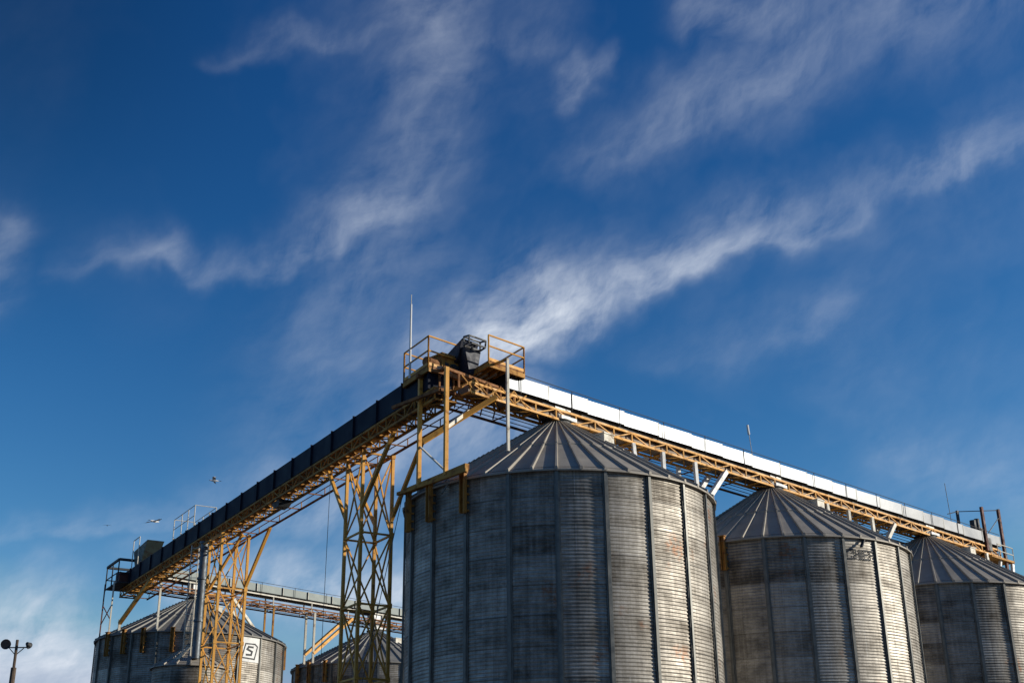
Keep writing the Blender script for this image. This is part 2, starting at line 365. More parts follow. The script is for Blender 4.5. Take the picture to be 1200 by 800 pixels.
# ------------------------------------------------------------------ conveyor galleries
class Frame:
    def __init__(s, O, ang): s.O = O; s.d = (math.sin(ang), math.cos(ang)); s.e = (math.cos(ang), -math.sin(ang)); s.sg = 1
    def __call__(s, t, q, z): return (s.O[0]+s.d[0]*t+s.e[0]*q*s.sg, s.O[1]+s.d[1]*t+s.e[1]*q*s.sg, z)
def gallery(label, F, t0, t1, q0, q1, z0, zt, zc0, zc1, cover_mat, walk_q, chord, step=1.95, cover_h=True, near_rail=True, wrail=True, ct0=None, ct1=None, walk=True, group='conveyor galleries over the silos', outr=4.9, bars=2, midr=.6, open_side=False):
    t = thing('conveyor_gallery', label, 'conveyor', F((t0+t1)/2, (q0+q1)/2, z0), group)
    m = MB(); w = .15
    ztop_ = zt
    if open_side: zt = z0+.42; w = .11
    for q in (q0, q1):
        for z in (z0, zt): m.beam(F(t0,q,z), F(t1,q,z), w)
    n = max(1, round((t1-t0)/step)); dt = (t1-t0)/n
    m.build('chord', chord, t)
    m = MB()
    for i in range(n+1):
        a = t0+i*dt
        for q in (q0, q1): m.beam(F(a,q,z0), F(a,q,zt), .09)
        m.beam(F(a,q0,z0), F(a,q1,z0), .11); m.beam(F(a,q0,zt), F(a,q1,zt), .09)
        if i < n:
            for q in (q0, q1):
                if i % 2: m.beam(F(a,q,z0), F(a+dt,q,zt), .07)
                else: m.beam(F(a,q,zt), F(a+dt,q,z0), .07)
            m.beam(F(a,q0 if i % 2 else q1,z0), F(a+dt,q1 if i % 2 else q0,z0), .07)
    m.build('lattice', chord, t)
    if open_side:
        m = MB(); a = t0+.4
        while a < t1:
            for q in (q0, q1): m.beam(F(a,q,z0), F(a,q,ztop_+.1), .13)
            a += 5.8
        for q in (q0, q1): m.beam(F(t0,q,ztop_), F(t1,q,ztop_), .13)
        m.build('post_row', CREAM, t); zt = ztop_
    # trough: floor, and cover in separate, slightly uneven sheets
    ct0 = t0 if ct0 is None else ct0; ct1 = t1 if ct1 is None else ct1
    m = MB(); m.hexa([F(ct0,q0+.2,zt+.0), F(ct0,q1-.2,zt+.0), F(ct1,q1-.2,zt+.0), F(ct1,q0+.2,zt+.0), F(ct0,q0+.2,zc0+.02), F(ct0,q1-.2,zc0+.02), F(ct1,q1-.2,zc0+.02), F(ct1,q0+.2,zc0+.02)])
    m.build('trough', DARK, t)  # dark colour stands in for the shadow of the recess below the cover
    m = MB(); pl = 3.9; n2 = max(1, round((ct1-ct0)/pl)); pl = (ct1-ct0)/n2
    rr = random.Random(int(t1*10))
    for i in range(n2):
        a, b = ct0+i*pl+.012, ct0+(i+1)*pl-.012; j = lambda s=.022: rr.uniform(-s, s)*(.45 if cover_mat is COVER else .3)
        zr = zc1+.14; qm = (q0+q1)/2
        lo0, hi0 = q0-.05+j(), q0-.05+j()
        lo1, hi1 = q1+.05+j(), q1+.05+j()
        glint_lap = .14 if cover_mat is COVER else 0      # sheets lapped and yawed outward to shift the sun glint along
        A = [F(a,lo0,zc0), F(a,hi0,zc1), F(a,qm,zr), F(a,hi1,zc1), F(a,lo1,zc0)]
        B = [F(b,lo0-glint_lap,zc0), F(b,hi0-glint_lap+j(.006),zc1), F(b,qm,zr), F(b,hi1,zc1), F(b,lo1,zc0)]
        m.add(A+B, [(0,5,6,1),(1,6,7,2),(2,7,8,3),(3,8,9,4),(4,9,5,0),(0,1,2,3,4),(9,8,7,6,5)])
    nf = len(m.f)
    for i in range(n2+1):
        a = ct0+i*pl
        m.hexa([F(a-.04,q0-.20,zc0-.04), F(a+.04,q0-.20,zc0-.04), F(a+.04,q0-.03,zc0-.04), F(a-.04,q0-.03,zc0-.04), F(a-.04,q0-.20,zc1+.03), F(a+.04,q0-.20,zc1+.03), F(a+.04,q0-.03,zc1+.03), F(a-.04,q0-.03,zc1+.03)])
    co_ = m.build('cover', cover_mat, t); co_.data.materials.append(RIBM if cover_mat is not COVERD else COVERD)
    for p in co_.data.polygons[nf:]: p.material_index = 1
    if near_rail:
        m = MB(); a = ct0+1.2
        m.tube(F(ct0,q0-.18,zc1+.20), F(ct1,q0-.18,zc1+.20), .028, 6)
        while a < ct1: m.tube(F(a,q0-.18,zc0-.2), F(a,q0-.18,zc1+.20), .03, 6); m.tube(F(a,q0-.18,zc0-.15), F(a,q0,zc0-.15), .03, 6); a += 4.9
        m.build('guard_wire', DARK, t)
    if walk:
        m = MB()
        m.beam(F(t0,walk_q,z0), F(t1,walk_q,z0), .10, .16)
        a = t0
        while a < t1: m.beam(F(a,q1,z0-.02), F(a,walk_q,z0-.02), .08); a += outr
        m.build('walkway_frame', RUST, t)
        m = MB()                                    # open grating: bearing bars
        k = bars+1
        for i in range(1, k): m.beam(F(t0,q1+(walk_q-q1)*i/k,z0+.04), F(t1,q1+(walk_q-q1)*i/k,z0+.04), .035, .05)
        if bars: m.build('walkway_grating', RUST, t)
        if wrail:
            m = MB(); a = t0
            for hz in (midr,): m.tube(F(t0,walk_q,z0+hz), F(t1,walk_q,z0+hz), .04, 6)
            while a <= t1+.01: m.tube(F(a,walk_q,z0), F(a,walk_q,z0+midr), .04, 6); a += outr
            m.build('handrail', YEL2, t)
    return t
# right gallery runs along +X over the front row; near side faces -Y
FR = Frame((0, 0), pi/2); FR.sg = -1     # t along +X, q grows away from the camera
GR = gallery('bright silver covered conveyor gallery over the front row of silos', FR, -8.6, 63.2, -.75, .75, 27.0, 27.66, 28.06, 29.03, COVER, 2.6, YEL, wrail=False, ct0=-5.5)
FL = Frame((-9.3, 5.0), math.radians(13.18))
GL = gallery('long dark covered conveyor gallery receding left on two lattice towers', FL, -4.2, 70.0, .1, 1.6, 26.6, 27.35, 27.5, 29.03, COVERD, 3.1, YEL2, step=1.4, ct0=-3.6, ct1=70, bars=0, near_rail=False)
angC = math.atan2(27.0, 2.0)
FC = Frame((AX-.06, AY), angC); FC.sg = -1
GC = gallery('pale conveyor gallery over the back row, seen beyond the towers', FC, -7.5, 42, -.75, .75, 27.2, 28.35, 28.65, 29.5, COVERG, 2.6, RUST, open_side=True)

m = MB(); m.hexa([FR(-8.5,-.45,27.12),FR(63.1,-.45,27.12),FR(63.1,.6,27.12),FR(-8.5,.6,27.12),FR(-8.5,-.45,27.58),FR(63.1,-.45,27.58),FR(63.1,.6,27.58),FR(-8.5,.6,27.58)])
m.build('return_pan', sheet_mat('stained_pan', (.10, .055, .03), (.30, .25, .20), .1, .6, .8, 1.6), GR)
# spouts and struts of the row galleries (parts of the galleries)
def spout(parent, F, t, z0, z1, top):
    m = MB(); a = [F(t-.30,-.35,z0), F(t+.30,-.35,z0), F(t+.30,.35,z0), F(t-.30,.35,z0)]; b = [F(t-.75,-.62,z1), F(t+.75,-.62,z1), F(t+.75,.62,z1), F(t-.75,.62,z1)]
    m.hexa(a+b); m.hexa([F(t-.75,-.62,z1), F(t+.75,-.62,z1), F(t+.75,.62,z1), F(t-.75,.62,z1), F(t-.75,-.62,top), F(t+.75,-.62,top), F(t+.75,.62,top), F(t-.75,.62,top)])
    m.hexa([F(t-.5,-.95,z0-.02), F(t+1.0,-.95,z0-.02), F(t+1.0,-.80,z0-.02), F(t-.5,-.80,z0-.02), F(t-.5,-.95,z0+.22), F(t+1.0,-.95,z0+.22), F(t+1.0,-.80,z0+.22), F(t-.5,-.80,z0+.22)])
    m.build('spout', WHITE, parent)
for t in (0, SP, 2*SP): spout(GR, FR, t, 27.1, 27.5, 28.0)
for t in (0, 27.07): spout(GC, FC, t, 26.5, 27.6, 28.4)
def struts(parent, F, t, mat, z0, right=True, ze=21.3, dz=0):
    """supports from silo rim at t+10.2 (right end)"""
    for q in (-.8, .8):
        m = MB()
        m.beam(F(t+7.0,q,z0), F(t+7.5,q,ze+1.5+dz), .26, .16)
        m.build('strut', mat, parent)
        m = MB(); m.beam(F(t+10.25,q,z0), F(t+10.25,q,ze), .26); m.build('strut', mat, parent)
        m = MB(); m.beam(F(t+14.0,q,z0), F(t+14.2,q,ze), .26); m.build('strut', mat, parent)
        m = MB(); m.beam(F(t+17.8,q,z0), F(t+12.4,q,ze), .34); m.build('brace', mat, parent)
        m = MB(); m.beam(F(t+9.6,q,ze-.15), F(t+15.4,q,ze-.15), .3); m.build('rim_beam', RUST, parent)
struts(GR, FR, 0, WHITE, 26.95); struts(GR, FR, SP, CREAM, 26.95)
m = MB(); m.beam(FR(56.2,-.8,26.95), FR(57.2,-.8,25.0), .28); m.build('strut', YEL, GR)
m = MB(); m.beam(FR(60.0,-.8,26.95), FR(60.0,-.8,21.3), .26); m.build('strut', CREAM, GR)
m = MB(); m.beam(FR(63.0,-.8,26.95), FR(60.4,-.8,21.3), .26); m.build('strut', WHITE, GR)
for q in (-.8, .8):
    m = MB(); m.beam(FC(4.6,q,27.25), FC(10.4,q,21.8), .3); m.build('brace', CREAM, GC)
    m = MB(); m.beam(FC(10.4,q,27.25), FC(10.4,q,21.8), .2); m.build('strut', YEL2, GC)
    m = MB(); m.beam(FC(16.6,q,27.25), FC(16.6,q,21.3), .24); m.build('strut', CREAM, GC)
    m = MB(); m.beam(FC(22.6,q,27.25), FC(16.6,q,22.4), .34); m.build('brace', YEL, GC)
# hangers on the underside of the left gallery
m = MB(); m.hexa([FL(23,.3,26.0), FL(24,.3,26.0), FL(24,1.2,26.0), FL(23,1.2,26.0), FL(22.6,.2,26.5), FL(24.4,.2,26.5), FL(24.4,1.4,26.5), FL(22.6,1.4,26.5)]); m.build('discharge_gate', DARK, GL)
# guardrail standing on the left gallery by the second tower
m = MB()
for a in (44, 46, 48, 50.5):
    m.tube(FL(a,-.15,28.9), FL(a,-.15,30.9), .045, 6); m.tube(FL(a,1.9,28.9), FL(a,1.9,30.9), .045, 6)
for hz in (29.9, 30.9):
    m.tube(FL(44,-.15,hz), FL(50.5,-.15,hz), .035, 6); m.tube(FL(44,1.9,hz), FL(50.5,1.9,hz), .035, 6)
for a in (44, 50.5): m.tube(FL(a,-.15,30.9), FL(a,1.9,30.9), .035, 6)
for a in (44, 46, 48, 50.5): m.beam(FL(a,-.2,28.95), FL(a,1.95,28.95), .08)
tg = m.build('guardrail', CREAM, GL)

# ------------------------------------------------------------------ lattice towers
def tower(label, F, ta, tb, qa, qb, ztop, levels, mat, lw, bw, braces):
    t = thing('lattice_tower', label, 'tower', F((ta+tb)/2, (qa+qb)/2, ZG), 'lattice towers carrying the left conveyor')
    cs = [(ta,qa),(tb,qa),(tb,qb),(ta,qb)]
    for (a, q) in cs:
        m = MB(); m.beam(F(a,q,ZG), F(a,q,ztop), lw); m.build('leg', mat, t)
    zs = levels
    for i, z in enumerate(zs):
        m = MB()
        for k in range(4):
            a, b = cs[k], cs[(k+1) % 4]; m.beam(F(*a,z), F(*b,z), bw*1.3)
        for a, q in cs:
            m.beam(F(a-.13,q,z-.17), F(a-.13,q,z+.17), .3, .03)
        m.build('ring_beam', mat, t)
    for i in range(len(zs)-1):
        zA, zB = zs[i], zs[i+1]
        for k in range(4):
            a, b = cs[k], cs[(k+1) % 4]; m = MB()
            m.beam(F(*a,zA), F(*b,zB), bw); m.beam(F(*b,zA), F(*a,zB), bw)
            m.build('cross_brace', mat, t)
    m = MB()
    for a, q in cs: m.box((F(a,q,0)[0]-.5, F(a,q,0)[1]-.5, ZG), (F(a,q,0)[0]+.5, F(a,q,0)[1]+.5, ZG+.25))
    m.build('footing', PADM, t)
    for (p, q, w) in braces:
        m = MB(); m.beam(F(*p), F(*q), w); m.build('knee_brace', mat, t)
    return t
tower('tall lattice tower beside the nearest silo, its top sunlit and its foot in shade', FL, 7.7, 10.4, .7, 3.0, 26.5, [26.4,20.7,15.8,10.9,6.0,1.1,-2.4], YEL, .21, .095,
      [((10.4,.7,22.2),(13.9,.7,26.55),.22), ((7.7,.7,22.4),(2.8,.7,26.55),.24), ((7.7,3.0,21.8),(3.0,3.05,26.5),.24), ((10.4,3.0,22.0),(14.5,3.05,26.5),.2)])
tower('narrow yellow lattice tower standing before the far left silo', FL, 35.3, 38.6, -.1, 2.3, 26.4, [26.3,21.6,17.0,12.4,7.8,3.2,-2.4], YEL, .21, .085,
      [((35.3,2.3,21.9),(31.8,2.95,26.5),.24), ((38.6,.1,22.0),(35.0,1.6,26.4),.2)])

# ------------------------------------------------------------------ corner drive platform on the nearest silo's edge
DP = thing('drive_platform', 'railed platform at the corner where both conveyors meet', 'platform', (-8.5, 1.5, 29.0))
def deck(parent, pts, z, mat):
    m = MB(); m.hexa([(x,y,z-.1) for x, y in pts]+[(x,y,z) for x, y in pts]); m.build('deck', mat, parent)
    m = MB()
    n = len(pts)
    for i in range(n): a, b = pts[i], pts[(i+1) % n]; m.beam((*a,z-.3), (*b,z-.3), .14, .3)
    A, B, C_, D_ = pts
    for i in range(1, 6):
        f = i/6; m.beam((A[0]+(B[0]-A[0])*f, A[1]+(B[1]-A[1])*f, z-.28), (D_[0]+(C_[0]-D_[0])*f, D_[1]+(C_[1]-D_[1])*f, z-.28), .1, .25)
    m.build('joist', YEL2, parent)
D1 = [(-10.3,1.4),(-6.9,1.4),(-6.1,4.8),(-9.5,4.8)]; D2 = [(-7.4,-1.15),(-4.2,-1.15),(-3.5,2.2),(-6.7,2.2)]
deck(DP, D1, 29.0, RUST); deck(DP, D2, 29.35, RUST)
def rails(parent, pts, z, closed, mat, h=2.0, mids=(1.0,), post=None, r=.055):
    m = MB(); L = list(zip(pts, pts[1:]+([pts[0]] if closed else [])))
    if not closed: L = list(zip(pts, pts[1:]))
    for a, b in L:
        for hz in (h,)+tuple(mids): m.tube((*a,z+hz), (*b,z+hz), r, 6)
        n = max(1, round(math.dist(a,b)/(post or 3.4)))
        for i in range(n+1): f = i/n; m.tube((a[0]+(b[0]-a[0])*f, a[1]+(b[1]-a[1])*f, z-.2), (a[0]+(b[0]-a[0])*f, a[1]+(b[1]-a[1])*f, z+h), r*1.1, 6)
        m.beam((*a,z+.1), (*b,z+.1), .04, .2)
    m.build('handrail', mat, parent)
rails(DP, [(-6.9,1.4),(-10.3,1.4),(-9.5,4.8),(-6.1,4.8)], 29.0, False, YEL, 2.0)
rails(DP, [(-7.4,-1.15),(-4.2,-1.15),(-3.5,2.2)], 29.35, False, YEL, 1.75)
for (a, b, w, mt) in (((-10.35,-.45,21.3),(-10.35,-.45,28.3),.24,YEL), ((-10.0,2.5,21.3),(-10.0,2.5,28.6),.24,YEL), ((-6.9,-2.35,23.1),(-6.9,-2.35,29.25),.17,CREAM)):
    m = MB(); m.beam(a, b, w); m.build('post', mt, DP)
m = MB(); m.beam((-10.2,1.9,24.0),(-6.6,-1.0,27.1),.3); m.build('brace', YEL, DP)
m = MB(); m.beam((-6.9,-2.35,29.2),(-6.9,-1.1,29.2),.14); m.build('bracket', YEL, DP)
m = MB(); m.beam((-10.35,-.3,24.3),(-6.6,.9,27.0),.22); m.build('brace', CREAM, DP)
m = MB(); m.beam((-10.0,2.5,23.9),(-10.35,-.4,21.6),.1); m.build('brace', CREAM, DP)
m = MB(); m.beam((-9.65,4.0,21.35),(-10.55,-2.6,21.35),.3,.34); m.beam((-10.35,4.1,21.05),(-10.75,-2.8,21.05),.2,.2); m.build('rim_beam', YEL2, DP)
m = MB()
for y in (.9, 2.4): m.beam((-10.4,y,28.5),(-4.5,y,28.5),.2,.26)
m.beam((-10.4,-.45,28.2),(-5.0,-.45,28.0),.18)
m.beam((-10.3,.2,27.0),(-10.3,4.9,27.0),.2); m.beam((-10.3,.2,27.0),(-6,.2,27.0),.16); m.beam((-9.9,.2,28.6),(-8.2,4.8,28.6),.2)
for x in (-9.6,-8.4,-7.2,-6.0,-4.8): m.beam((x,-.75,27.05),(x,-.75,28.0),.12); m.beam((x,1.1,27.05),(x,1.1,28.7),.12)
m.build('subframe', RUST, DP)
# hanging lattice around the junction
m = MB()
for i in range(5):
    x = -9.4+i*1.15
    m.beam((x,-.8,27.1),(x,1.0,27.1),.08); m.beam((x,-.8,27.1),(x+1.1,-.8,27.9),.08); m.beam((x+1.1,-.8,27.1),(x,-.8,27.9),.08)
    m.beam((x,1.0,27.1),(x+1.1,2.4,27.1),.08)
m.build('junction_bracing', YEL2, DP)
# discharge hood of the left conveyor: inclined box with open frame and a tapered chute
HD = thing('discharge_hood', 'dark inclined conveyor hood with tapering chute on the corner platform', 'conveyor hood', (-7.3, 1.2, 29.0))
m = MB(); a0 = (-6.75,4.0,29.0); 
def hb(y, x, zb, zt_): return [(x-.7,y,zb),(x+.7,y,zb)], [(x-.7,y,zt_),(x+.7,y,zt_)]
m.hexa([(-7.5,5.0,28.6),(-6.0,5.0,28.6),(-6.55,1.2,29.9),(-8.0,1.2,29.9),(-7.5,5.0,29.8),(-6.0,5.0,29.8),(-6.75,.5,31.15),(-8.2,.5,31.15)])
m.build('casing', BLUE, HD)
m = MB(); m.hexa([(-7.5,.55,28.9),(-6.85,.55,28.9),(-6.75,1.5,28.9),(-7.4,1.5,28.9),(-8.1,.35,30.55),(-6.7,.35,30.55),(-6.3,1.9,30.55),(-7.7,1.9,30.55)])
m.build('chute', BLUE, HD)
m = MB()
P8 = [(-8.2,.35,31.2),(-6.75,.35,31.2),(-6.75,.35,30.6),(-8.2,.35,30.6)]; Q8 = [(-8.35,-.35,31.05),(-6.9,-.35,31.05),(-6.9,-.3,30.6),(-8.35,-.3,30.6)]
for P_ in (P8, Q8):
    for i in range(4): m.beam(P_[i], P_[(i+1) % 4], .09)
for a, b in zip(P8, Q8): m.beam(a, b, .09)
m.build('open_frame', DARK, HD)
# motor and gearbox
MT = thing('drive_motor', 'dirty yellow motor and gearbox housing on the corner platform', 'motor', (-8.8, 1.9, 29.0))
m = MB(); m.box((-9.0,1.55,29.02),(-7.1,2.5,30.15)); m.box((-9.1,1.45,30.1),(-7.0,2.6,30.22)); m.build('housing', YEL2, MT)
m = MB()
for i in range(3): m.box((-8.75+i*.45,1.52,29.3+.1*(i%2)),(-8.45+i*.45,1.55,29.62))
m.tube((-8.0,1.5,29.5),(-8.0,1.42,29.5),.16,12); m.build('nameplate', DARK, MT)
m = MB(); m.tube((-9.9,2.0,29.5),(-9.02,2.0,29.5),.36,14); m.tube((-10.05,2.0,29.5),(-9.9,2.0,29.5),.3,14); m.build('motor', RUST, MT)
# tail sheet of the right trough
m = MB(); m.box((-7.0,.3,29.04),(-5.6,1.35,29.2)); m.hexa([(-7.05,1.36,29.05),(-4.9,-.75,29.05),(-4.85,-.6,29.05),(-6.95,1.5,29.05),(-7.05,1.36,29.7),(-4.9,-.75,29.3),(-4.85,-.6,29.3),(-6.95,1.5,29.7)])
m.build('splash_sheet', WHITE, DP)

# ------------------------------------------------------------------ far end of left gallery
EP = thing('end_platform', 'dark railed platform at the far end of the left conveyor', 'platform', FL(70,1,27.6))
m = MB()
m.hexa([FL(66.5,-1.2,27.5),FL(66.5,2.6,27.5),FL(71.5,2.6,27.5),FL(71.5,-1.2,27.5),FL(66.5,-1.2,27.62),FL(66.5,2.6,27.62),FL(71.5,2.6,27.62),FL(71.5,-1.2,27.62)]); m.build('deck', DARK, EP)
m = MB()
for a in (66.5, 69, 71.5):
    for q in (-1.2, 2.6): m.tube(FL(a,q,27.4), FL(a,q,30.0), .07, 6)
for a in (66.5, 71.5):
    for hz in (28.6, 29.9): m.tube(FL(a,-1.2,hz), FL(a,2.6,hz), .06, 6)
for q in (-1.2, 2.6):
    for hz in (28.6, 29.9): m.tube(FL(66.5,q,hz), FL(71.5,q,hz), .06, 6)
m.beam(FL(66.5,-1.2,30.0), FL(71.5,-1.2,30.0), .22); m.beam(FL(71.5,-1.2,30.0), FL(71.5,2.6,30.0), .22); m.beam(FL(66.5,-1.2,30.0), FL(66.5,2.6,30.0), .25)
m.build('handrail', DARK, EP)
m = MB(); 
m.beam((4.3,71.9,27.5),(4.3,71.9,21.7),.12); m.beam((4.3,71.9,25.2),(4.1,69.5,23.4),.08); m.beam((4.3,71.9,23.2),(4.1,69.5,25.0),.08)
m.build('post', REDP, EP)
m = MB(); m.hexa([FL(67,-.9,27.65),FL(68.6,-.9,27.65),FL(68.6,.2,27.65),FL(67,.2,27.65),FL(67,-.9,28.8),FL(68.6,-.9,28.8),FL(68.6,.2,28.6),FL(67,.2,28.6)]); m.build('gearbox', REDP, EP)
m = MB(); m.beam(FL(58.5,.3,26.6), (4.6,68.3,22.9), .34); m.build('brace', YEL, EP)
m = MB(); m.beam((6.1,63.1,26.8),(6.1,63.1,21.8), .2); m.build('post', CREAM, EP)
m = MB(); m.beam((4.1,69.5,27.5),(4.1,69.5,21.7),.14); m.beam((4.6,68.3,23.3),(4.6,68.3,21.7),.24); m.build('post', CREAM, EP)
EH = thing('discharge_hood', 'weathered green hood rising above the far end of the left conveyor', 'conveyor hood', FL(64,.9,29.0))
m = MB(); m.hexa([FL(66.2,.5,28.7),FL(64.6,.5,28.7),FL(64.6,1.9,28.7),FL(66.2,1.9,28.7),FL(66.4,.2,30.9),FL(61.2,.2,31.2),FL(61.2,2.0,31.2),FL(66.4,2.0,30.9)]); m.build('casing', GREEN, EH)
m = MB(); m.tube(FL(65.5,-.1,28.9),FL(65.5,-.1,31.9),.05,6); m.tube(FL(63.2,-.1,28.9),FL(63.2,-.1,31.9),.05,6); m.tube(FL(65.5,-.1,31.9),FL(63.2,-.1,31.9),.05,6)
m.tube(FL(65.5,-.1,28.9),FL(65.5,.8,28.9),.05,6); m.tube(FL(63.2,-.1,28.9),FL(63.2,.8,28.9),.05,6); m.build('handrail', CREAM, EH)

# ------------------------------------------------------------------ grey spout pipe and small bin
px_, py_ = FL(41.4,.25,0)[:2]
SPp = thing('spout_pipe', 'thick grey vertical spout pipe dropping from the left conveyor into the small bin', 'pipe', (px_,py_,15.6))
m = MB(); m.tube((px_,py_,16.4),(px_,py_,26.9),.34,18); m.build('pipe', PIPE, SPp, smooth=False)
for z in (19.6, 23.4, 26.7):
    m = MB(); m.tube((px_,py_,z),(px_,py_,z+.18),.45,18); m.build('flange', PIPE, SPp)
BXc, BYc = 1.5, 47.9
BN = thing('hopper_bin', 'small round bin with conical roof in front of the far left silo', 'bin', (BXc,BYc,ZG))
bw = silo_wall_mesh(3.3, 16.0-ZG, 9, BINW, 12, 6, pitch=.24, amp=.02); inst('wall', bw, BN)
br = roof_mesh(3.3, 16.0-ZG, 18, .5, .6, .06, .11); inst('roof', br, BN)
m = MB(); m.lathe([(.55,17.6),(.55,18.0),(.4,18.1)], 16, (BXc,BYc)); m.build('cap', DARK, BN)
m = MB()
for k in range(12):
    r = 2.9-k*.2; c, s = math.cos(-2.5), math.sin(-2.5); z = 16.0+(3.3-r)*.6+.15
    m.beam((BXc+r*c-.2*s, BYc+r*s+.2*c, z), (BXc+r*c+.2*s, BYc+r*s-.2*c, z), .08)
m.build('roof_ladder', CREAM, BN)
# ladder tower beside the pipe
LT = thing('caged_ladder', 'thin pale ladder hanging beside the grey spout pipe', 'ladder', (px_-.6,py_+1.2,16.5))
m = MB(); lx, ly = px_-.55, py_+1.3
for o_ in (0, .7): m.beam((lx+o_*.7, ly-o_*.7, 15.6), (lx+o_*.7, ly-o_*.7, 26.7), .08)
z = 16
while z < 26.5: m.beam((lx,ly,z),(lx+.49,ly-.49,z),.05); z += .55
LTm = m.build('rail_and_rungs', CREAM, LT)

# ------------------------------------------------------------------ far right end frame
FE = thing('cable_gantry', 'pair of tall dark red posts with wires at the far right conveyor end', 'gantry', (61.5,0,27))
for (x, y, z0, z1) in ((60.2,-.9,27.2,31.6), (63.9,-.9,25.2,32.0)):
    m = MB(); m.beam((x,y,z0),(x,y,z1),.26); m.build('post', REDP, FE)
m = MB(); m.beam((58.6,.9,28.9),(58.6,.9,31.3),.22); m.build('post', DARK, FE)
m = MB()
for a, b in (((56.5,.9,30.6),(58.6,.9,31.2)),((58.6,.9,31.2),(60.2,-.9,31.2)),((60.2,-.9,31.2),(63.9,-.9,31.9)),((63.9,-.9,31.2),(60.4,-.8,28.6))): m.tube(a, b, .045, 5)
m.build('wire', DARK, FE)
m = MB(); m.box((60.4,-.9,27.3),(61.3,.6,28.6)); m.tube((59.4,-.6,28.9),(59.4,-.6,30.3),.25,10); m.tube((58.5,-.6,29.1),(58.5,-.6,30.0),.3,10); m.box((60.3,-.5,28.6),(60.9,.3,29.6)); m.build('drive_unit', DARK, FE)
m = MB(); m.box((60.3,-1.2,26.6),(65.2,1.6,26.8)); m.build('deck', YEL2, FE)
m = MB()
for x in (61.8,63.4,65.1): m.tube((x,-1.2,26.7),(x,-1.2,28.1),.05,6)
m.tube((61.8,-1.2,28.1),(65.1,-1.2,28.1),.05,6); m.tube((61.8,-1.2,27.4),(65.1,-1.2,27.4),.05,6); m.build('handrail', CREAM, FE)
m = MB(); m.beam((65.0,-1.0,26.5),(64.2,-1.0,22.4),.28); m.beam((65.2,-1.0,23.0),(66.4,-1.0,22.2),.2); m.build('strut', WHITE, FE)

# ------------------------------------------------------------------ masts, cables, pole, gulls
AM = thing('antenna_mast', 'tall thin white mast at left end of the corner platform', 'mast', (-9.75,3.9,29))
m = MB(); m.tube((-9.75,3.9,28.9),(-9.75,3.9,34.2),.085,8,.06); m.build('pole', WHITE, AM)
m = MB(); m.tube((-9.75,3.9,34.1),(-9.75,3.9,34.9),.025,6); m.build('tip', CREAM, AM)
AN = thing('antenna', 'short thin antenna with a fat tip above the bright conveyor', 'antenna', (23.2,.3,29.1))
m = MB(); m.tube((23.2,.3,29.1),(22.9,.3,31.4),.03,6); m.build('rod', CREAM, AN)
m = MB(); m.tube((22.9,.3,31.3),(22.8,.3,32.1),.1,8); m.build('tip', WHITE, AN)
AN2 = thing('antenna', 'faint whip antenna near the tall posts at the far right end', 'antenna', (56.5,.6,29.1))
m = MB(); m.tube((56.5,.6,29.1),(56.2,.6,33.6),.03,5); m.build('rod', DARK, AN2)
def lpt(t, q, z): return FL(t, q, z)
cab = MB(); cab.tube(lpt(12.3,.2,26.5), lpt(12.6,.1,ZG), .02, 5)
tag(cab.build('cable', DARK), 'thin dark cable hanging left of the tall lattice tower', 'cable')
cab = MB(); cab.tube((-9.7,4.4,21.2), (-12.6,8.0,ZG), .025, 5)
tag(cab.build('cable', DARK), 'thin dark cable slanting down left of the nearest silo', 'cable')

LP = thing('light_pole', 'wooden light pole with two floodlights at bottom left', 'light pole', (-47.6,62,ZG))
bx_, by_ = -5.6, 69.3
LP.location = W((bx_,by_,ZG)); zt_ = 19.9
m = MB(); m.tube((bx_,by_,ZG),(bx_,by_,17.6),.30,10,.26); m.tube((bx_,by_,17.4),(bx_,by_,zt_+.4),.15,8); m.build('pole', WOOD, LP)
rx, ry = .72, -.70
m = MB(); m.beam((bx_-.9*rx,by_-.9*ry,zt_-.35),(bx_+1.1*rx,by_+1.1*ry,zt_-.35),.1); m.beam((bx_,by_,zt_-1.1),(bx_+.75*rx,by_+.75*ry,zt_-.4),.07); m.beam((bx_,by_,zt_-1.1),(bx_-.7*rx,by_-.7*ry,zt_-.4),.07); m.build('crossarm', WOOD, LP)
m = MB(); c0 = Vector((bx_-1.05*rx,by_-1.05*ry,zt_)); dd = Vector((-.55,-.75,-.25)).normalized()
m.tube(c0-dd*.3, c0+dd*.15, .22, 14, .47); m.tube(c0+dd*.15, c0+dd*.22, .5, 14); m.build('floodlight', DARK, LP)
m = MB(); c0 = Vector((bx_+1.15*rx,by_+1.15*ry,zt_-.1)); dd = Vector((.7,.5,-.3)).normalized()
m.tube(c0-dd*.3, c0+dd*.15, .16, 12, .3); m.tube(c0+dd*.15, c0+dd*.2, .33, 12); m.beam(c0-Vector((0,0,.4)), c0, .12); m.build('floodlight', DARK, LP)

